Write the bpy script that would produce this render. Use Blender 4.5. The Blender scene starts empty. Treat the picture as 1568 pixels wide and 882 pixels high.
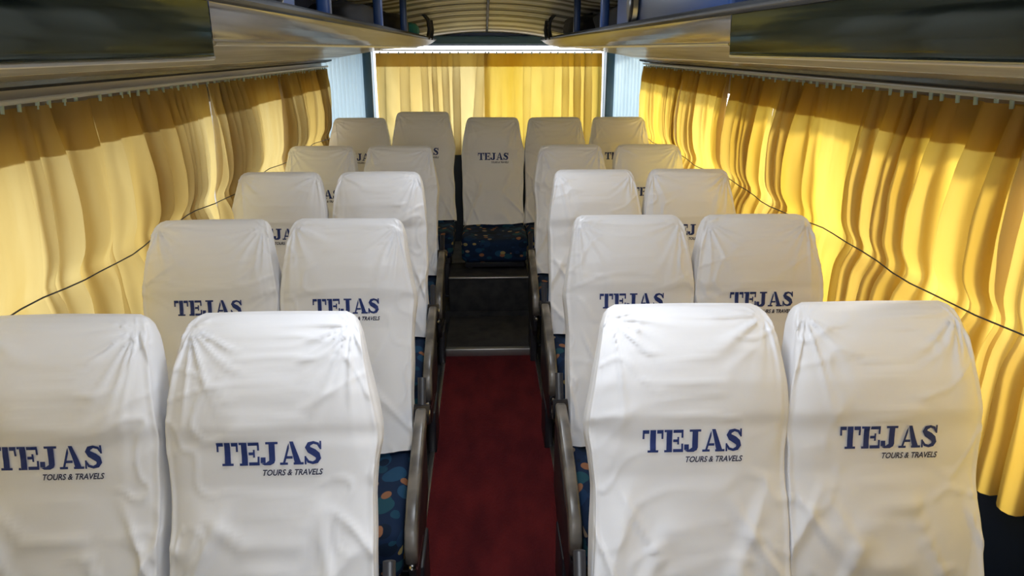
import bpy, bmesh, math, random
from mathutils import Vector, Matrix, noise
random.seed(4)
S=bpy.context.scene
S.view_settings.view_transform='Standard'
C=S.collection
# ------------------------------------------------------------ materials
def mat(name,col,rough=.6,metal=0,spec=.5,**k):
    m=bpy.data.materials.new(name); m.use_nodes=True
    b=m.node_tree.nodes['Principled BSDF']
    b.inputs['Base Color'].default_value=(*col,1)
    b.inputs['Roughness'].default_value=rough
    b.inputs['Metallic'].default_value=metal
    b.inputs['Specular IOR Level'].default_value=spec
    for a,v in k.items(): b.inputs[a.replace('_',' ')].default_value=v
    return m
def nodes(m): return m.node_tree.nodes,m.node_tree.links,m.node_tree.nodes['Principled BSDF']
def add_noise_col(m,c1,c2,scale,detail=4,lo=.35,hi=.65,stretch=(1,1,1),bump=0,bscale=None):
    n,l,b=nodes(m)
    tc=n.new('ShaderNodeTexCoord'); mp=n.new('ShaderNodeMapping'); mp.inputs['Scale'].default_value=stretch
    l.new(tc.outputs['Object'],mp.inputs[0])
    t=n.new('ShaderNodeTexNoise'); t.inputs['Scale'].default_value=scale; t.inputs['Detail'].default_value=detail
    l.new(mp.outputs[0],t.inputs['Vector'])
    r=n.new('ShaderNodeValToRGB'); r.color_ramp.elements[0].position=lo; r.color_ramp.elements[1].position=hi
    r.color_ramp.elements[0].color=(*c1,1); r.color_ramp.elements[1].color=(*c2,1)
    l.new(t.outputs[0],r.inputs[0]); l.new(r.outputs[0],b.inputs['Base Color'])
    if bump:
        t2=n.new('ShaderNodeTexNoise'); t2.inputs['Scale'].default_value=bscale or scale*4; t2.inputs['Detail'].default_value=3
        l.new(mp.outputs[0],t2.inputs['Vector'])
        bp=n.new('ShaderNodeBump'); bp.inputs['Strength'].default_value=bump; bp.inputs['Distance'].default_value=.01
        l.new(t2.outputs[0],bp.inputs['Height']); l.new(bp.outputs[0],b.inputs['Normal'])
    return r
def coated(name,c1,c2,gl,rough,scale=4,stretch=(3,.3,1),gc=(1,1,1)):
    """diffuse panel with a constant weak lacquer sheen"""
    m=bpy.data.materials.new(name); m.use_nodes=True; n=m.node_tree.nodes; l=m.node_tree.links; n.clear()
    o=n.new('ShaderNodeOutputMaterial'); mix=n.new('ShaderNodeMixShader'); mix.inputs[0].default_value=gl
    d=n.new('ShaderNodeBsdfDiffuse'); g=n.new('ShaderNodeBsdfGlossy'); g.inputs['Roughness'].default_value=rough; g.inputs[0].default_value=(*gc,1)
    tc=n.new('ShaderNodeTexCoord'); mp=n.new('ShaderNodeMapping'); mp.inputs['Scale'].default_value=stretch
    l.new(tc.outputs['Object'],mp.inputs[0])
    no=n.new('ShaderNodeTexNoise'); no.inputs['Scale'].default_value=scale; no.inputs['Detail'].default_value=4
    l.new(mp.outputs[0],no.inputs['Vector'])
    r=n.new('ShaderNodeValToRGB'); r.color_ramp.elements[0].position=.35; r.color_ramp.elements[1].position=.65
    r.color_ramp.elements[0].color=(*c1,1); r.color_ramp.elements[1].color=(*c2,1)
    l.new(no.outputs[0],r.inputs[0]); l.new(r.outputs[0],d.inputs[0])
    l.new(d.outputs[0],mix.inputs[1]); l.new(g.outputs[0],mix.inputs[2]); l.new(mix.outputs[0],o.inputs[0])
    return m
M_cover=mat('white_cover_cloth',(.83,.83,.86),.42,spec=.45,Sheen_Weight=.15)
add_noise_col(M_cover,(.80,.805,.84),(.85,.855,.885),3,3,.3,.7,bump=.08,bscale=14)
M_navy=mat('navy_print',(.010,.03,.17),.6)
M_small=mat('black_print',(.015,.02,.07),.6)
M_fab=mat('blue_moquette',(.01,.03,.1),.9,spec=.2)
n,l,b=nodes(M_fab)
tc=n.new('ShaderNodeTexCoord')
mp=n.new('ShaderNodeMapping'); mp.inputs['Scale'].default_value=(1,.75,1.5); mp.inputs['Rotation'].default_value=(.5,.3,.6)
l.new(tc.outputs['Object'],mp.inputs[0])
def motif(scale,thr,cols,prev):
    v=n.new('ShaderNodeTexVoronoi'); v.inputs['Scale'].default_value=scale; l.new(mp.outputs[0],v.inputs['Vector'])
    r=n.new('ShaderNodeValToRGB'); r.color_ramp.interpolation='CONSTANT'; E=r.color_ramp.elements
    E[0].position=0; E[0].color=(*cols[0][1],1); E[1].position=cols[1][0]; E[1].color=(*cols[1][1],1)
    for p,c in cols[2:]:
        e=E.new(p); e.color=(*c,1)
    sx=n.new('ShaderNodeSeparateColor'); l.new(v.outputs['Color'],sx.inputs[0]); l.new(sx.outputs[0],r.inputs[0])
    lt=n.new('ShaderNodeMath'); lt.operation='LESS_THAN'; lt.inputs[1].default_value=thr; l.new(v.outputs['Distance'],lt.inputs[0])
    mx=n.new('ShaderNodeMix'); mx.data_type='RGBA'
    if prev is None: mx.inputs[6].default_value=(.006,.018,.052,1)
    else: l.new(prev,mx.inputs[6])
    l.new(lt.outputs[0],mx.inputs[0]); l.new(r.outputs[0],mx.inputs[7]); return mx.outputs[2]
p1=motif(13,.45,[(0,(.008,.030,.08)),(.3,(.012,.055,.12)),(.55,(.004,.012,.03)),(.75,(.012,.06,.09))],None)
p2=motif(20,.34,[(0,(.26,.20,.15)),(.22,(.01,.03,.08)),(.40,(.24,.11,.06)),(.50,(.005,.015,.04)),(.72,(.30,.24,.10)),(.80,(.010,.05,.09))],p1)
l.new(p2,b.inputs['Base Color'])
M_arm=mat('armrest_plastic',(.17,.155,.14),.3); add_noise_col(M_arm,(.06,.055,.05),(.20,.18,.155),9,3)
M_dark=mat('dark_frame_metal',(.02,.02,.025),.4)
M_steel=mat('steel',(.6,.6,.58),.3,1)
M_carpet=mat('red_carpet',(.2,.02,.02),.95,spec=.1)
add_noise_col(M_carpet,(.062,.008,.011),(.115,.013,.015),9,6,.3,.7,stretch=(1,.4,1),bump=.5,bscale=160)
M_vinyl=mat('grey_vinyl',(.05,.05,.05),.7,spec=.2); add_noise_col(M_vinyl,(.020,.020,.022),(.042,.040,.038),14,5)
M_nose=mat('worn_step_nosing',(.45,.44,.42),.4,.9)
M_wall=mat('cream_lining',(.5,.47,.4),.35); add_noise_col(M_wall,(.36,.35,.32),(.48,.46,.42),2.5,3,stretch=(1,.3,1))
M_low=mat('dark_side_lining',(.012,.02,.04),.5)
M_under=coated('rack_underside_laminate',(.46,.46,.44),(.66,.66,.64),.30,.12)
M_black=coated('gloss_black_panel',(.003,.006,.005),(.012,.016,.013),.09,.12,6,(6,.25,6),(.7,.8,.74))
M_alu=coated('brushed_aluminium',(.06,.06,.062),(.22,.22,.225),.55,.20,5,(8,.25,8),(.66,.65,.64))
M_greyrail=coated('dark_rail',(.02,.022,.025),(.04,.043,.047),.12,.2)
M_blue=mat('navy_paint',(.012,.04,.14),.35)
M_pillar=mat('blue_grey_pillar',(.05,.12,.18),.4)
M_bag=mat('black_bag_cloth',(.012,.012,.014),.8); M_teal=mat('teal_bag_cloth',(.02,.2,.22),.8)
M_ceil=mat('ribbed_ceiling',(.45,.4,.34),.3)
n,l,b=nodes(M_ceil)
tc=n.new('ShaderNodeTexCoord'); w=n.new('ShaderNodeTexWave'); w.bands_direction='Y'; w.inputs['Scale'].default_value=4.8; w.inputs['Distortion'].default_value=.6
l.new(tc.outputs['Object'],w.inputs[0]); r=n.new('ShaderNodeValToRGB'); r.color_ramp.elements[0].color=(.22,.22,.22,1); r.color_ramp.elements[1].color=(.84,.86,.88,1)
r.color_ramp.elements[0].position=.3; r.color_ramp.elements[1].position=.6
l.new(w.outputs[0],r.inputs[0]); l.new(r.outputs[0],b.inputs['Base Color'])
M_roof=mat('roof_shell',(.25,.25,.25),.6)
M_hook=mat('green_white_hook',(.62,.75,.62),.4)
M_rod=mat('white_rod',(.7,.72,.7),.35)
M_fillglass=mat('fill_diffuser',(.9,.9,.9),.4)  # for the housings of the added fill lamps
def curtain_mat(name,c1,c2,t1,t2,tr):
    m=bpy.data.materials.new(name); m.use_nodes=True; n=m.node_tree.nodes; l=m.node_tree.links; n.clear()
    o=n.new('ShaderNodeOutputMaterial'); mix=n.new('ShaderNodeMixShader'); mix.inputs[0].default_value=tr
    d=n.new('ShaderNodeBsdfDiffuse'); t=n.new('ShaderNodeBsdfTranslucent')
    tc=n.new('ShaderNodeTexCoord'); mp=n.new('ShaderNodeMapping'); mp.inputs['Scale'].default_value=(1,1,.25)
    l.new(tc.outputs['Object'],mp.inputs[0])
    no=n.new('ShaderNodeTexNoise'); no.inputs['Scale'].default_value=3; no.inputs['Detail'].default_value=5
    l.new(mp.outputs[0],no.inputs['Vector'])
    for sh,(a,b2) in ((d,(c1,c2)),(t,(t1,t2))):
        r=n.new('ShaderNodeValToRGB'); r.color_ramp.elements[0].position=.35; r.color_ramp.elements[1].position=.65
        r.color_ramp.elements[0].color=(*a,1); r.color_ramp.elements[1].color=(*b2,1)
        l.new(no.outputs[0],r.inputs[0]); l.new(r.outputs[0],sh.inputs[0])
    l.new(d.outputs[0],mix.inputs[1]); l.new(t.outputs[0],mix.inputs[2]); l.new(mix.outputs[0],o.inputs[0])
    return m
M_curR=curtain_mat('yellow_curtain',(.36,.25,.09),(.43,.32,.13),(.76,.50,.055),(.88,.65,.15),.51)
M_curL=curtain_mat('ochre_curtain',(.30,.22,.10),(.36,.28,.14),(.70,.49,.14),(.83,.66,.28),.47)
M_ribs=curtain_mat('ribbed_film',(.45,.52,.58),(.5,.58,.64),(.42,.56,.64),(.62,.76,.82),.45)
M_glass=bpy.data.materials.new('window_glass'); M_glass.use_nodes=True
n=M_glass.node_tree.nodes; l=M_glass.node_tree.links; n.clear()
o=n.new('ShaderNodeOutputMaterial'); mix=n.new('ShaderNodeMixShader'); mix.inputs[0].default_value=.06
t=n.new('ShaderNodeBsdfTransparent'); g=n.new('ShaderNodeBsdfGlossy'); g.inputs['Roughness'].default_value=.05
l.new(t.outputs[0],mix.inputs[1]); l.new(g.outputs[0],mix.inputs[2]); l.new(mix.outputs[0],o.inputs[0])
# ------------------------------------------------------------ mesh helpers
def obj(name,me,parent=None,loc=(0,0,0)):
    o=bpy.data.objects.new(name,me); C.objects.link(o); o.location=loc
    if parent: o.parent=parent
    return o
def empty(name,loc=(0,0,0)):
    o=bpy.data.objects.new(name,None); C.objects.link(o); o.location=loc; o.empty_display_size=.1; return o
def mesh(name,V,F,mats,smooth=True,mi=None):
    me=bpy.data.meshes.new(name); me.from_pydata(V,[],F)
    for m in (mats if isinstance(mats,list) else [mats]): me.materials.append(m)
    for i,p in enumerate(me.polygons):
        p.use_smooth=smooth
        if mi: p.material_index=mi[i]
    me.update(); return me
def boxmesh(name,a,b,m,bev=0,seg=3):
    bm=bmesh.new(); bmesh.ops.create_cube(bm,size=1)
    for v in bm.verts:
        v.co=Vector([(a[i]+b[i])/2+v.co[i]*(b[i]-a[i]) for i in range(3)])
    if bev: bmesh.ops.bevel(bm,geom=bm.edges[:],offset=bev,segments=seg,profile=.5,affect='EDGES')
    me=bpy.data.meshes.new(name); bm.to_mesh(me); bm.free(); me.materials.append(m)
    for p in me.polygons: p.use_smooth=bool(bev)
    return me
def box(name,a,b,m,bev=0,parent=None,seg=3): return obj(name,boxmesh(name,a,b,m,bev,seg),parent)
def merge(name,meshes):
    bm=bmesh.new(); mats=[]
    for me in meshes:
        off={}
        for i,m in enumerate(me.materials):
            if m not in mats: mats.append(m)
            off[i]=mats.index(m)
        n0=len(bm.faces); bm.from_mesh(me); bm.faces.ensure_lookup_table()
        for f in bm.faces[n0:]: f.material_index=off.get(f.material_index,0)
    out=bpy.data.meshes.new(name); bm.to_mesh(out); bm.free()
    for m in mats: out.materials.append(m)
    return out
def prism(name,prof,axis,a,b,m,bev=0):
    V=[]
    for e in (a,b):
        for p in prof:
            V.append((e,p[0],p[1]) if axis=='x' else (p[0],e,p[1]))
    k=len(prof); F=[tuple(range(k))[::-1],tuple(range(k,2*k))]
    for i in range(k): j=(i+1)%k; F.append((i,j,k+j,k+i))
    bm=bmesh.new(); me=bpy.data.meshes.new(name); me.from_pydata(V,[],F); bm.from_mesh(me)
    bmesh.ops.recalc_face_normals(bm,faces=bm.faces[:])
    if bev:
        ed=[e for e in bm.edges if abs((e.verts[0].co-e.verts[1].co)[0 if axis=='x' else 1])<1e-6]
        bmesh.ops.bevel(bm,geom=ed,offset=bev,segments=3,profile=.5,affect='EDGES')
    bm.to_mesh(me); bm.free(); me.materials.append(m)
    for p in me.polygons: p.use_smooth=bool(bev)
    return me
def tube(name,pts,r,m,n=10):
    V=[];F=[]; P=[Vector(p) for p in pts]
    for i,p in enumerate(P):
        d=(P[min(i+1,len(P)-1)]-P[max(i-1,0)]).normalized()
        a=d.cross(Vector((0.13,0.31,.94))).normalized(); b2=d.cross(a)
        for k in range(n):
            t=2*math.pi*k/n; V.append(tuple(p+r*(math.cos(t)*a+math.sin(t)*b2)))
    for i in range(len(P)-1):
        for k in range(n):
            j=(k+1)%n; F.append((i*n+k,i*n+j,(i+1)*n+j,(i+1)*n+k))
    F.append(tuple(range(n))); F.append(tuple(range((len(P)-1)*n,len(P)*n)))
    return mesh(name,V,F,m)
def interp(tab,s):
    if s<=tab[0][0]: return tab[0][1]
    for (a,x),(b2,y) in zip(tab,tab[1:]):
        if s<=b2: return x+(y-x)*(s-a)/(b2-a)
    return tab[-1][1]
def sstep(a,b2,x):
    t=max(0,min(1,(x-a)/(b2-a))); return t*t*(3-2*t)
# ------------------------------------------------------------ seat
REC=math.radians(20)
TOP=Vector((0,.272,1.155)); DN=Vector((0,-math.sin(REC),-math.cos(REC))); NF=Vector((0,-math.cos(REC),math.sin(REC)))
Wt=[(0,.156),(.008,.172),(.02,.182),(.045,.191),(.10,.200),(.18,.213),(.25,.2225),(.28,.2235),(.32,.219),(.4,.2155),(.6,.217),(.8,.222)]
Ft=[(0,.004),(.006,.02),(.02,.038),(.05,.055),(.10,.068),(.17,.075),(.24,.070),(.30,.056),(.37,.046),(.6,.045),(.8,.046)]
Bt=[(0,.004),(.006,.016),(.02,.03),(.06,.042),(.2,.055),(.5,.065),(.8,.075)]
PE=4.4
def nz(*a): return noise.noise(Vector(a))
def ridge(v,w=.22):
    return max(0,1-abs(v)/w)**1.5
def wrinkle(x,s,seed):
    o=seed*7.3
    a=nz(x*4+o,s*3,o)*.007
    for sg in (-1,1):
        dx=x-sg*.17; dy=s-.03; ang=math.atan2(dy,-sg*dx+1e-6); rr=math.hypot(dx,dy)
        f=math.exp(-rr/.14)*min(1,rr/.03)
        a+=f*ridge(nz(ang*2.8+o+sg*4,rr*2,o+2),.26)*.012
        a-=f*.3*ridge(nz(ang*3.6+o+sg*9,rr*3,o+6))*.010
    a+=math.exp(-((s-.27-.03*nz(x*5,o,1))/.024)**2)*(-.004)*(.4+abs(x)/.22)
    low=sstep(.36,.5,s)
    a+=low*ridge(nz(x*7+s*2.5+o,s*1.6,o+9),.22)*.012
    a+=low*ridge(nz(x*8-s*4+o,s*2.0+3,o+19),.12)*.009
    mid=math.exp(-((s-.2)/.09)**2)
    a+=mid*ridge(nz(x*4+s*11+o,s*5+x*5,o+31),.10)*.005
    a+=nz(x*9+s*3+o,s*6-x*4,o+5)*.003
    a+=ridge(nz(x*5+s*7+o,s*6-x*7,o+25),.07)*.004
    m=1-.7*math.exp(-((x/.14)**4))*math.exp(-(((s-.32)/.055)**4))
    return a*m
def front(x,s,seed,off=0):
    w=interp(Wt,s); f=interp(Ft,s)
    n=f*(max(0,1-abs(x/w)**PE))**(1/PE)+wrinkle(x,s,seed)
    return TOP+Vector((x,0,0))+DN*s+NF*(n+off)
def loft(name,s0,s1,rows,seed,m,dw=0,wr=True,close=True,dense=False):
    K=140; V=[];F=[]
    if not wr: K=48
    for i in range(rows+1):
        t=i/rows
        s=s0+(s1-s0)*(t**1.4 if dense else t)
        w=interp(Wt,s)-dw; f=interp(Ft,s)-dw; b2=interp(Bt,s)-dw
        for k in range(K):
            a=2*math.pi*k/K; ca=math.cos(a); sa=math.sin(a)
            x=w*math.copysign(abs(ca)**(2/PE),ca)
            nn=(f if sa>0 else b2)*math.copysign(abs(sa)**(2/PE),sa)
            if wr:
                fade=min(1,s/.03)
                if sa>-.05: nn+=wrinkle(x,s,seed)*fade*(1 if sa>.1 else max(0,(sa+.05)/.15))
                side=abs(ca)**5
                x+=math.copysign(1,ca)*side*(nz(seed*3.1+(5 if ca>0 else 0),s*6,nn*6)*.010+sstep(.45,.775,s)*.005*math.sin(nn*60+seed))
                e=abs(sa-.42)
                if e<.14 and s<.76:
                    q=.0045*(1-e/.14)**1.2*fade; x+=math.copysign(q,ca); nn+=q
            ss=s
            if wr and s>.7: ss=s+ (s-.7)/.075*.012*nz(x*9+seed*3,nn*9,seed)
            p=TOP+Vector((x,0,0))+DN*ss+NF*nn
            if wr and s<.06: p.z+=nz(x*9+seed*5,seed,0)*.006
            V.append(tuple(p))
    for i in range(rows):
        for k in range(K):
            j=(k+1)%K; F.append((i*K+k,i*K+j,(i+1)*K+j,(i+1)*K+k))
    V.append(tuple(TOP+Vector((0,0,.002)))); c=len(V)-1
    if close:
        for k in range(K): F.append((c,(k+1)%K,k))
    me=mesh(name,V,F,m)
    bm=bmesh.new(); bm.from_mesh(me); bmesh.ops.recalc_face_normals(bm,faces=bm.faces[:]); bm.to_mesh(me); bm.free()
    return me
def rc(x0,y0,x1,y1): return [(x0,y0),(x1,y0),(x1,y1),(x0,y1)]
L={}
L['T']=(1.03,[rc(0,.84,.31,1),rc(0,.6,.09,.84),rc(.36,0,.63,1),rc(.68,.84,.98,1),rc(.89,.6,.98,.84),rc(.24,0,.36,.1),rc(.63,0,.75,.1)])
L['E']=(.97,[rc(.1,0,.37,1),rc(0,.9,.1,1),rc(0,0,.1,.1),rc(.42,.86,.9,1),rc(.81,.64,.9,.86),rc(.42,0,.9,.14),rc(.81,.14,.9,.38),rc(.42,.45,.64,.57),rc(.62,.34,.7,.68)])
L['J']=(.84,[rc(.36,.2,.63,1),rc(.22,.9,.36,1),rc(.63,.9,.77,1),rc(-.02,.1,.2,.34),[(.0,.08),(.14,0),(.42,0),(.3,.12)],[(.2,.1),(.42,0),(.58,.08),(.63,.2),(.36,.2)]])
L['A']=(1.12,[[(.45,1),(.62,1),(.99,0),(.69,0)],[(.36,.80),(.43,.94),(.43,.70),(.24,.08),(.14,.08)],rc(.26,.26,.58,.37),rc(0,0,.36,.1),rc(.62,0,1.07,.1)])
def stroke(pts,ws):
    out=[];P=[Vector(p) for p in pts]
    N=[]
    for i in range(len(P)):
        d=(P[min(i+1,len(P)-1)]-P[max(0,i-1)]).normalized(); N.append(Vector((-d.y,d.x)))
    for i in range(len(P)-1):
        a,b2=P[i]+N[i]*ws[i],P[i+1]+N[i+1]*ws[i+1]; c,d=P[i+1]-N[i+1]*ws[i+1],P[i]-N[i]*ws[i]
        out.append([tuple(a),tuple(b2),tuple(c),tuple(d)])
    return out
L['S']=(.8,stroke([(.70,.70),(.62,.88),(.42,.94),(.22,.88),(.15,.74),(.24,.62),(.42,.52),(.58,.40),(.63,.26),(.55,.12),(.36,.06),(.16,.12),(.06,.3)],[.03,.06,.06,.09,.12,.14,.15,.14,.12,.09,.06,.06,.03])+[rc(.69,.64,.77,1),rc(0,0,.08,.36)])
def logo(seed):
    V=[];F=[];u=.0455; x0=0
    tot=sum(L[c][0] for c in 'TEJAS')-.05
    def addpoly(poly):
        b0=len(V)
        for (px,py) in poly:
            x=(x0+px-tot/2)*u; s=.320-py*u*1.08
            V.append(tuple(front(x,s,seed,.0024)))
        F.append(tuple(range(b0,b0+len(poly))))
    for c in 'TEJAS':
        for poly in L[c][1]:
            if len(poly)==4:
                A,B,Cc,D=[Vector(q) for q in poly]; nx=max(1,int(max((A-B).length,(Cc-D).length)/.2)); ny=max(1,int(max((A-D).length,(B-Cc).length)/.2))
                for i in range(nx):
                    for j in range(ny):
                        def P(a,b2): return tuple((A.lerp(B,a)).lerp(D.lerp(Cc,a),b2))
                        addpoly([P(i/nx,j/ny),P((i+1)/nx,j/ny),P((i+1)/nx,(j+1)/ny),P(i/nx,(j+1)/ny)])
            else: addpoly(poly)
        x0+=L[c][0]
    m1=mesh('logo_lettering',V,F,M_navy,False)
    cu=bpy.data.curves.new('t','FONT'); cu.body='TOURS & TRAVELS'; cu.shear=.3; cu.size=.0175; cu.offset=.0004; cu.align_x='RIGHT'; cu.resolution_u=3
    to=bpy.data.objects.new('t',cu); C.objects.link(to); bpy.context.view_layer.update()
    me=bpy.data.meshes.new_from_object(to.evaluated_get(bpy.context.evaluated_depsgraph_get()))
    wid=max(v.co.x for v in me.vertices)-min(v.co.x for v in me.vertices); sc=.124/wid
    for v in me.vertices: v.co=front(v.co.x*sc+.108,.342-v.co.y,seed,.0024)
    bpy.data.objects.remove(to); me.materials.clear(); me.materials.append(M_small)
    return merge('logo_lettering',[m1,me])
NV=7
covers=[loft('seat_cover',0,.775,104,i+1,M_cover,dense=True) for i in range(NV)]
logos=[logo(i+1) for i in range(NV)]
backbody=loft('backrest',.3,.86,14,1,M_fab,dw=.010,wr=False,close=False)
def cushion_mesh():
    bm=bmesh.new(); bmesh.ops.create_cube(bm,size=1)
    for v in bm.verts:
        v.co=Vector((v.co.x*.44,v.co.y*.52-.235,v.co.z*.15+.355))
    bmesh.ops.bevel(bm,geom=bm.edges[:],offset=.045,segments=5,profile=.5,affect='EDGES')
    bmesh.ops.subdivide_edges(bm,edges=[e for e in bm.edges if e.calc_length()>.2],cuts=8,use_grid_fill=True)
    for v in bm.verts:
        if v.co.z>.35:
            v.co.z+=.02*(abs(v.co.x)/.23)**3 - .012*(1-(v.co.x/.23)**2)+ .03*max(0,(-v.co.y-.1)/.4)*.6
    me=bpy.data.meshes.new('cushion'); bm.to_mesh(me); bm.free(); me.materials.append(M_fab)
    for p in me.polygons: p.use_smooth=True
    return me
cush=cushion_mesh()
base=merge('seat_frame',[boxmesh('a',(-.2,-.44,.24),(.2,.02,.285),M_dark,.008),
    boxmesh('b',(-.19,-.40,0),(-.15,-.35,.25),M_dark,.006),boxmesh('b',(.15,-.40,0),(.19,-.35,.25),M_dark,.006),
    boxmesh('b',(-.19,-.06,0),(-.15,-.01,.25),M_dark,.006),boxmesh('b',(.15,-.06,0),(.19,-.01,.25),M_dark,.006),
    boxmesh('c',(-.2,-.42,0),(.2,-.33,.015),M_dark,.004),boxmesh('c',(-.2,-.08,0),(.2,.01,.015),M_dark,.004)])
armprof=[(.045,.545),(.03,.575),(-.02,.585),(-.12,.565),(-.28,.52),(-.38,.485),(-.45,.44),(-.475,.39),(-.47,.34),(-.445,.33),(-.425,.37),(-.38,.415),(-.28,.462),(-.12,.507),(-.02,.52),(.03,.52)]
panelprof=[(.05,.50),(0,.50),(-.12,.46),(-.28,.40),(-.40,.37),(-.44,.30),(-.40,.2),(-.1,.18),(.05,.24)]
def disc(x0,x1,cy,cz,r,m): return tube('d',[(x0,cy,cz),(x1,cy,cz)],r,m,20)
arm=merge('armrest',[prism('a',armprof,'x',-.018,.018,M_arm,.009),prism('p',panelprof,'x',-.013,.009,M_dark,.004),
    disc(-.025,.025,.02,.55,.034,M_dark),disc(-.027,.027,.02,.55,.014,M_steel),
    tube('rod',[(0,.02,.55),(0,.07,.66)],.014,M_dark),boxmesh('foot',(-.018,-.3,0),(.018,-.1,.2),M_dark,.006),
    tube('lever',[(0,-.44,.31),(0,-.40,.27),(0,-.2,.24)],.010,M_steel)])
for me in (arm,base):
    for p in me.polygons: p.use_smooth=True
cnt=[0]
def seat(x,ytop,zfloor=0,arms=()):
    e=empty('bus_seat',(x,ytop-.272,zfloor)); i=(cnt[0]*3)%NV; cnt[0]+=1
    obj('seat_cover',covers[i],e); obj('logo_lettering',logos[i],e)
    obj('backrest',backbody,e); obj('cushion',cush,e); obj('seat_frame',base,e)
    for a in arms: obj('armrest',arm,e,(a,0,0))
    return e
RX=[(.60,-.455,-.905,.44,.88),(1.56,-.453,-.902,.442,.872),(2.50,-.455,-.900,.490,.930),(3.52,-.480,-.938,.520,.967),(4.50,-.488,-.945,.517,.98)]
for y,a,b2,c,d in RX:
    seat(a,y,0,arms=(.243,)); seat(b2,y); seat(c,y+.02,0,arms=(-.243,)); seat(d,y+.02)
for x,z in ((-.875,.075),(-.42,.12),(.07,.075),(.515,.075),(.975,.075)):
    seat(x,5.52 if z<.1 else 5.46,z)
# ------------------------------------------------------------ bus shell
YB=6.5; YF=-2.3; XL=-1.27; XR=1.34; WT=.05
YC=-1.05
ZS=.74; ZT=1.475
box('floor',(XL-WT,YF,-.06),(XR+WT,YB+.1,-.004),M_vinyl)
box('aisle_carpet',(-.228,YC,-.004),(.282,4.05,.004),M_carpet)
box('trim_1',(-.25,YC,-.004),(-.228,4.05,.010),M_steel,.003)
box('trim_2',(.282,YC,-.004),(.304,4.05,.010),M_steel,.003)
st=empty('aisle_step',(0,0,0))
box('landing',(-.23,4.05,-.004),(.285,4.62,.04),M_vinyl,.004,st)
box('step_nosing_lower',(-.23,4.035,.0),(.285,4.075,.047),M_nose,.005,st)
box('riser',(XL+.01,4.62,-.004),(XR-.01,YB-.01,.075),M_vinyl,.0,st)
box('platform',(-.23,4.62,.075),(.285,4.98,.30),M_vinyl,.004,st)
box('step_nosing_upper',(-.23,4.61,.293),(.285,4.635,.306),M_nose,.004,st)
YW=(-1.075,.1,1.3,2.5,3.7,4.9)
for side,X,sg in (('left',XL,-1),('right',XR,1)):
    a,b2=sorted((X,X+sg*WT)); ms=[boxmesh('l',(a,YF,0),(b2,YB,ZS),M_low),boxmesh('u',(a,YF,ZT),(b2,6.05,2.2),M_wall),
        boxmesh('u2',(a,6.05,1.72),(b2,YB,2.2),M_wall),boxmesh('r',(a,6.0,ZS),(b2,6.05,ZT),M_wall)]
    c,d=sorted((X-sg*.045,X)); ms.append(boxmesh('h',(c,YC,ZT),(d,6.02,1.60),M_wall))
    for y in YW: ms.append(boxmesh('p',(a,y-.025,ZS),(b2,y+.025,ZT),M_wall))
    obj('wall_'+side,merge('wall_'+side,ms))
wn=0
for X,sg in ((XL,-1),(XR,1)):
    ys=[YF]+list(YW)+[6.02]
    for y0,y1 in zip(ys,ys[1:]):
        wn+=1; a,b2=sorted((X+sg*.03,X+sg*.034)); box('window_%d'%wn,(a,y0+.026,ZS),(b2,y1-.026,ZT),M_glass)
    wn+=1; a,b2=sorted((X+sg*.03,X+sg*.034)); box('window_%d'%wn,(a,6.05,ZS),(b2,YB,1.72),M_glass)
rw=[boxmesh('a',(XL,YB,0),(XR,YB+WT,.95),M_low),boxmesh('b',(XL,YB,1.725),(XR,YB+WT,2.2),M_blue),
    boxmesh('c',(-.99,YB,.95),(-.90,YB+WT,1.725),M_pillar),boxmesh('c',(1.02,YB,.95),(1.11,YB+WT,1.725),M_pillar)]
obj('wall_rear',merge('wall_rear',rw))
wn+=1; box('window_%d'%wn,(XL,YB+.02,.95),(XR,YB+.024,1.725),M_glass)
fw=[boxmesh('a',(XL,YF-WT,0),(XR,YF,.7),M_low),boxmesh('b',(XL,YF-WT,2.05),(XR,YF,2.2),M_wall),boxmesh('p',(-.02,YF-WT,.7),(.02,YF,2.05),M_dark)]
obj('wall_front',merge('wall_front',fw))
wn+=1; box('window_%d'%wn,(XL,YF-.03,.7),(XR,YF-.026,2.05),M_glass)
box('roof_shell_panel',(XL-WT,YF-WT,2.2),(XR+WT,YB+WT,2.25),M_roof)
V=[];F=[];nx=24
ysl=[YF+ i*.012 for i in range(int((YB-YF)/.012)+1)]
for y in ysl:
    t=max(0,min(1,(y-4.4)/2.1)); z=1.99-.15*t*t*(3-2*t)*1.05
    z+=.006*math.sin(2*math.pi*y/.09)
    for i in range(nx+1):
        x=-1.25+2.58*i/nx; V.append((x,y,z-.03*((x-.04)/.4)**2 if abs(x-.04)<.6 else z-.0675))
for j in range(len(ysl)-1):
    for i in range(nx): a=j*(nx+1)+i; F.append((a,a+1,a+nx+2,a+nx+1))
obj('ceiling',mesh('ceiling',V,F,M_ceil))
pts=[(.04,y,1.982-.1575*(lambda t:t*t*(3-2*t))(max(0,min(1,(y-4.4)/2.1)))) for y in [YF+.1+i*.2 for i in range(43)]]
obj('trim_3',tube('trim_3',pts,.009,M_greyrail,8))
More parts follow.
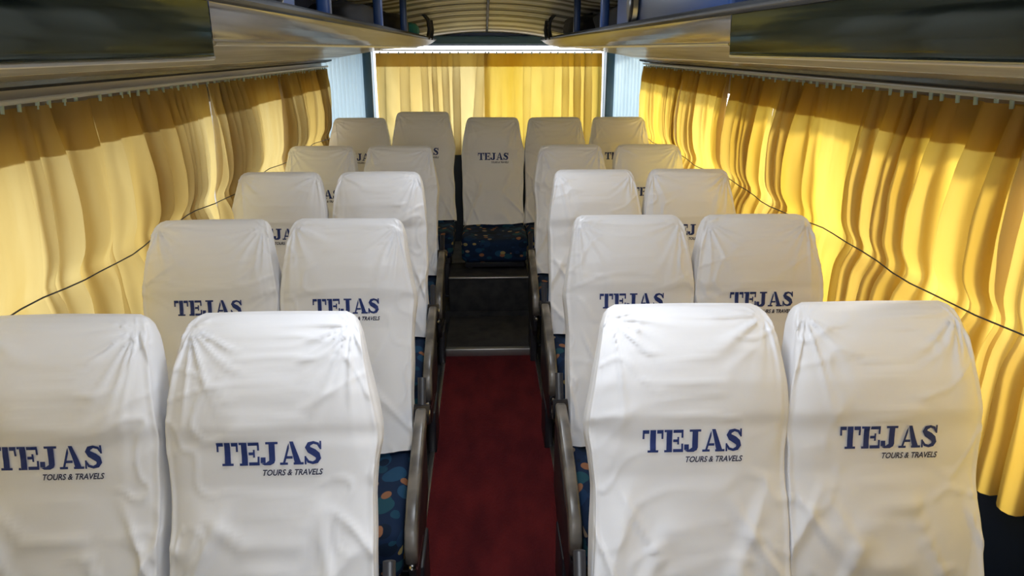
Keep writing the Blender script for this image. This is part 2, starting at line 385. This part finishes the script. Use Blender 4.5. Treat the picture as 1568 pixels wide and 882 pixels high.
for sg,xw,xs in ((-1,-.96,-1.26),(1,1.08,1.33)):
    V=[];F=[];N=60
    for i in range(N+1):
        t=i/N; x=xs+(xw-xs)*t; y=6.03+(6.45-6.03)*t
        d=.012*math.sin(t*N*math.pi/2.5)
        for z in (.3,1.73): V.append((x-sg*d*.7,y-d*.7,z))
    for i in range(N): F.append((2*i,2*i+1,2*i+3,2*i+2))
    obj('trim_%d'%(4 if sg<0 else 5),mesh('corner_lining',V,F,M_ribs,True))
    xw2=xw-sg*.03
    box('trim_%d'%(6 if sg<0 else 7),(xw2-.035,6.36,.6),(xw2+.035,6.46,1.73),M_pillar,.012)
box('trim_8',(-.95,6.38,1.735),(1.07,6.49,1.80),M_pillar,.01)
# ------------------------------------------------------------ overhead racks
for side,sg,xi in (('l',-1,-.35),('r',1,.45)):
    W=abs(XL if sg<0 else XR)-.01
    e=empty('overhead_luggage_rack')
    def X(d): return xi+sg*d
    full=W-abs(xi); Y0=-.9
    arcF=[(0,1.754),(.012,1.738),(.03,1.722),(.055,1.708),(.09,1.696),(.135,1.687)]
    arcR=[(0,1.760),(.012,1.750),(.03,1.738),(.055,1.727),(.09,1.719),(.135,1.713)]
    # the joint between the two fascia panels is a raked cut
    ye=[(1.04+3.0*d if sg<0 else 1.42+3.1*d) for d,z in arcF]
    for nm,arc,ya_,yb_,m,th in (('fascia_front_panel',arcF,[Y0]*6,ye,M_black,.02),('fascia_rear_panel',arcR,[y+.004 for y in ye],[5.95]*6,M_alu,.01)):
        k=len(arc)
        V=[(X(d),yy[i],z) for yy in (ya_,yb_) for i,(d,z) in enumerate(arc)]+[(X(d),yy[i],z+th) for yy in (ya_,yb_) for i,(d,z) in enumerate(arc)]
        F=[(i,i+1,k+i+1,k+i) for i in range(k-1)]+[(2*k+i,2*k+i+1,3*k+i+1,3*k+i) for i in range(k-1)]
        F+=[(k+i,k+i+1,3*k+i+1,3*k+i) for i in range(k-1)]+[(0,k,3*k,2*k),(k-1,2*k-1,4*k-1,3*k-1)]
        obj(nm,mesh(nm,V,F,m,True),e)
    obj('lip_rail',tube('lip_rail',[(X(.0),Y0,1.768),(X(0),5.95,1.768)],.010,M_greyrail),e)
    pts=[(X(.125),1.717),(X(.4),1.694),(X(full-.12),1.628),(X(full-.1),1.615),(X(full-.1),1.64),(X(.4),1.712),(X(.125),1.730)]
    obj('underside',prism('underside',pts,'y',Y0,5.98,M_under),e)
    obj('front_seal',tube('front_seal',[(X(.138),Y0,1.685),(X(.138),ye[-1],1.685)],.005,M_steel),e)
    obj('rear_seal',tube('rear_seal',[(X(.138),ye[-1]+.01,1.711),(X(.138),5.95,1.711)],.006,M_steel),e)
    obj('side_strip',prism('side_strip',[(X(full-.20),1.641),(X(full-.13),1.624),(X(full-.13),1.630),(X(full-.20),1.648)],'y',Y0,5.98,M_steel),e)
    pts=[(X(full-.12),1.64),(X(full-.12),1.612),(X(full-.07),1.600),(X(full-.04),1.598),(X(full-.04),1.64)]
    obj('window_header',prism('window_header',pts,'y',Y0,6.0,M_greyrail),e)
    box('back_panel',*(lambda a,b2:((min(a,b2),Y0,1.72),(max(a,b2),5.98,1.91)))(X(.42),X(.44)),M_blue,0,e)
    for y in ((1.95,2.95,3.9) if sg<0 else (1.2,3.1,4.0)):
        box('support_post',(X(.03)-.016,y-.02,1.75),(X(.03)+.016,y+.02,1.955),M_blue,.008,e)
    for yy in (5.15,5.45):
        hp=[(X(0),yy,1.76),(X(-.012),yy,1.82),(X(-.005),yy,1.88),(X(.03),yy,1.92),(X(.10),yy,1.93)]
        obj('end_hoop',tube('end_hoop',hp,.013,M_dark),e)
    y0,y1=(1.12,1.68) if sg<0 else (1.55,2.85)
    a,b2=sorted((X(.035),X(.3)))
    box('speaker_housing',(a,y0,1.745),(b2,y1,1.93),M_blue,.012,e)
    ys_=1.47 if sg<0 else 2.5
    xx=X(.03)
    obj('speaker_ring',tube('r',[(xx,ys_,1.83),(xx-.012*sg,ys_,1.83)],.06,M_steel,28),e)
    obj('speaker_cone',tube('r',[(xx-.0125*sg,ys_,1.83),(xx-.016*sg,ys_,1.83)],.05,M_dark,28),e)
def bag(name,c,r,m,seed):
    bm=bmesh.new(); bmesh.ops.create_icosphere(bm,subdivisions=4,radius=1)
    for v in bm.verts:
        p=v.co.copy(); q=Vector([math.copysign(abs(t)**.6,t) for t in p])
        q*=1+.10*noise.noise(p*2.3+Vector((seed,0,0)))
        v.co=Vector((c[0]+q.x*r[0],c[1]+q.y*r[1],c[2]+q.z*r[2]))
    me=bpy.data.meshes.new(name); bm.to_mesh(me); bm.free(); me.materials.append(m)
    for p in me.polygons: p.use_smooth=True
    h=tube('h',[(c[0]-r[0]*.3,c[1]-r[1]*.4,c[2]+r[2]*.85),(c[0],c[1]-r[1]*.3,c[2]+r[2]*1.1),(c[0],c[1]+r[1]*.3,c[2]+r[2]*1.1),(c[0]-r[0]*.3,c[1]+r[1]*.4,c[2]+r[2]*.85)],.008,m)
    return obj(name,merge(name,[me,h]))
bag('duffel_bag',(-.57,3.42,1.815),(.13,.38,.065),M_bag,1)
bag('duffel_bag',(-.53,4.30,1.815),(.13,.30,.065),M_bag,2)
bag('cloth_bag',(-.46,4.78,1.80),(.08,.11,.05),M_teal,3)
bag('duffel_bag',(.67,3.6,1.815),(.13,.42,.065),M_bag,4)
bag('duffel_bag',(.62,4.6,1.815),(.13,.40,.065),M_bag,5)
# ------------------------------------------------------------ curtains
def curtain(name,axis,p0,p1,base,sg,ztop,zbot,zc,m,seed,slit=(.01,.01),amp=.027,wave=.105,heading=.0,omega=.27,cord=True,irr=1):
    n=int(abs(p1-p0)/.0055); H=46; V=[];F=[]; rnd=random.Random(seed)
    o=rnd.random()*50
    for j in range(H+1):
        h=j/H; z=ztop+(zbot-ztop)*h
        dc=(ztop-z)/(ztop-zc)
        bulge=math.sin(math.pi*min(1,dc)) if dc<=1 else .5*math.sin(math.pi*.5*min(1,(zc-z)/(zc-zbot+.001)))
        pinch=math.exp(-((z-zc)/.05)**2) if cord else 0
        for i in range(n+1):
            t=i/n; q=p0+(p1-p0)*t
            ya=q+slit[0]*bulge*(1-t)**6-slit[1]*bulge*t**6
            ya+=irr*.009*nz(q*5,z*1.1,o)
            ph=2*math.pi*(q/wave+irr*2.0*nz(q*3.0,o,z*.12)+irr*.6*nz(q*6.5,z*.6,o))
            c=math.cos(ph)
            sharp=math.copysign(abs(c)**(1.0+1.4*max(0,1-h*6)),c)+irr*.4*nz(q*22,z*.8,o+7)
            vv=max(.10,.8+irr*1.7*nz(q*2.9,o+4,z*.5))
            A=amp*(.5+.65*min(1,h*3))*vv*(1-.4*pinch)
            edge=min(1,t*n/12,(1-t)*n/12)
            ya+=edge*omega*wave*.5*math.sin(2*ph)*min(1,.45+h*2)*min(1.25,vv)
            d=A*sharp+irr*.014*nz(q*6,z*1.2,o)+.005*nz(q*28,z*9,o)
            off=.014*pinch-.014*bulge*(1 if dc<1 else .8)
            x=base+sg*min(.045,d+off)
            V.append((x,ya,z) if axis=='y' else (ya,x,z))
    for j in range(H):
        for i in range(n): a=j*(n+1)+i; F.append((a,a+1,a+n+2,a+n+1))
    e=empty(name)
    obj('cloth',mesh('cloth',V,F,m),e)
    if heading:
        V2=[];F2=[]; k=max(1,int(round(H*heading)))
        for j in range(k+1):
            for i in range(n+1):
                v=V[j*(n+1)+i]; V2.append((v[0]+(.003*sg if axis=='y' else 0),v[1]+(.003*sg if axis=='x' else 0),v[2]))
        for j in range(k):
            for i in range(n): a=j*(n+1)+i; F2.append((a,a+1,a+n+2,a+n+1))
        obj('heading_tape',mesh('heading_tape',V2,F2,m),e)
    hk=[]
    for i in range(int(abs(p1-p0)/.07)):
        q=p0+.035+i*.07+rnd.uniform(-.012,.012)
        a=(base,q,ztop-.010) if axis=='y' else (q,base,ztop-.010)
        bb=(base,q+.004,ztop+.012) if axis=='y' else (q+.004,base,ztop+.012)
        hk.append(tube('h',[a,bb],.0055,M_hook,6))
    if hk: obj('hooks',merge('hooks',hk),e)
    return e
ZC=1.075; ZBOT=.68
CX={-1:-1.175,1:1.245}; ZR={-1:1.557,1:1.575}
pl=[-1.0,-.1,.75,1.55,2.38,3.35,4.55,5.3,5.97]
for i,(a,b2) in enumerate(zip(pl,pl[1:])):
    curtain('window_curtain','y',a,b2,CX[-1],-1,ZR[-1],ZBOT,ZC,M_curL,10+i,slit=(.004,.012 if i in(3,5) else .003),heading=.16)
pr_=[-1.0,-.1,.75,1.655,2.45,3.22,3.9,4.7,5.3,5.97]
for i,(a,b2) in enumerate(zip(pr_,pr_[1:])):
    curtain('window_curtain','y',a,b2,CX[1],1,ZR[1],ZBOT,ZC,M_curR,30+i,slit=(.004,{2:.02,4:.010,5:.010}.get(i,.003)),heading=.14)
for sg in (-1,1):
    x=CX[sg]
    obj('curtain_rod',tube('curtain_rod',[(x,-1.05,ZR[sg]+.016),(x,6.0,ZR[sg]+.016)],.007,M_rod))
    pts=[(x-sg*(.030+.005*math.sin(i*1.7)),-1+i*.1,ZC+.012*math.sin(i*.55+sg)) for i in range(71)]
    obj('curtain_cord',tube('curtain_cord',pts,.0022,M_dark,6))
curtain('rear_window_curtain','x',-.86,.05,6.40,1,1.668,.85,1.0,M_curL,77,slit=(0,0),amp=.018,wave=.12,heading=.14,cord=False,irr=.6)
curtain('rear_window_curtain','x',.02,.98,6.385,1,1.668,.85,1.0,M_curR,79,slit=(0,0),amp=.018,wave=.12,heading=.14,cord=False,irr=.6)
obj('curtain_rod',tube('curtain_rod',[(-.9,6.40,1.688),(1.02,6.40,1.688)],.005,M_steel))
# ------------------------------------------------------------ light
w=bpy.data.worlds.new('daylight'); S.world=w; w.use_nodes=True
n=w.node_tree.nodes; l=w.node_tree.links; bg=n['Background']
tc=n.new('ShaderNodeTexCoord'); sp_=n.new('ShaderNodeSeparateXYZ'); l.new(tc.outputs['Generated'],sp_.inputs[0])
r=n.new('ShaderNodeValToRGB')
mr=n.new('ShaderNodeMapRange'); mr.inputs[1].default_value=-1; mr.inputs[2].default_value=1; l.new(sp_.outputs[2],mr.inputs[0]); l.new(mr.outputs[0],r.inputs[0])
E=r.color_ramp.elements; E[0].position=.40; E[0].color=(.42,.41,.40,1); E[1].position=.55; E[1].color=(.88,.94,1,1)
l.new(r.outputs[0],bg.inputs[0]); bg.inputs[1].default_value=4.4
sun=bpy.data.lights.new('sun','SUN'); sun.energy=5.5; sun.angle=math.radians(8); sun.color=(1,.93,.8)
so=bpy.data.objects.new('sun',sun); C.objects.link(so)
so.rotation_euler=Vector((-.84,-.16,-.40)).to_track_quat('-Z','Y').to_euler()
for y,pw in ((-.3,12),(1.4,10),(3.0,7)):  # added fill lamps above the frame, bringing cool neutral light to the seats
    e=empty('added_fill_lamp',(.04,y,0))
    box('fill_housing',(-.17,-.30,1.955),(.17,.30,1.975),M_fillglass,.005,e)
    a=bpy.data.lights.new('fill_light','AREA'); a.shape='RECTANGLE'; a.size=.3; a.size_y=.56; a.energy=pw; a.color=(.88,.93,1)
    o=bpy.data.objects.new('fill_light',a); C.objects.link(o); o.parent=e; o.location=(0,0,1.95)
# ------------------------------------------------------------ camera
th=math.atan(366/1150); ps=math.atan(46*math.cos(th)/1150)
cp,sp,ct,stt=math.cos(ps),math.sin(ps),math.cos(th),math.sin(th)
R=Vector((cp,-sp,0)); Fw=Vector((sp*ct,cp*ct,-stt)); U=Vector((sp*stt,cp*stt,ct))
cam=bpy.data.cameras.new('camera'); co=bpy.data.objects.new('camera',cam); C.objects.link(co)
m=Matrix((R,U,-Fw)).transposed().to_4x4(); m.translation=Vector((0,0,1.7)); co.matrix_world=m
cam.lens=36*1150/1568; cam.clip_start=.02
S.camera=co
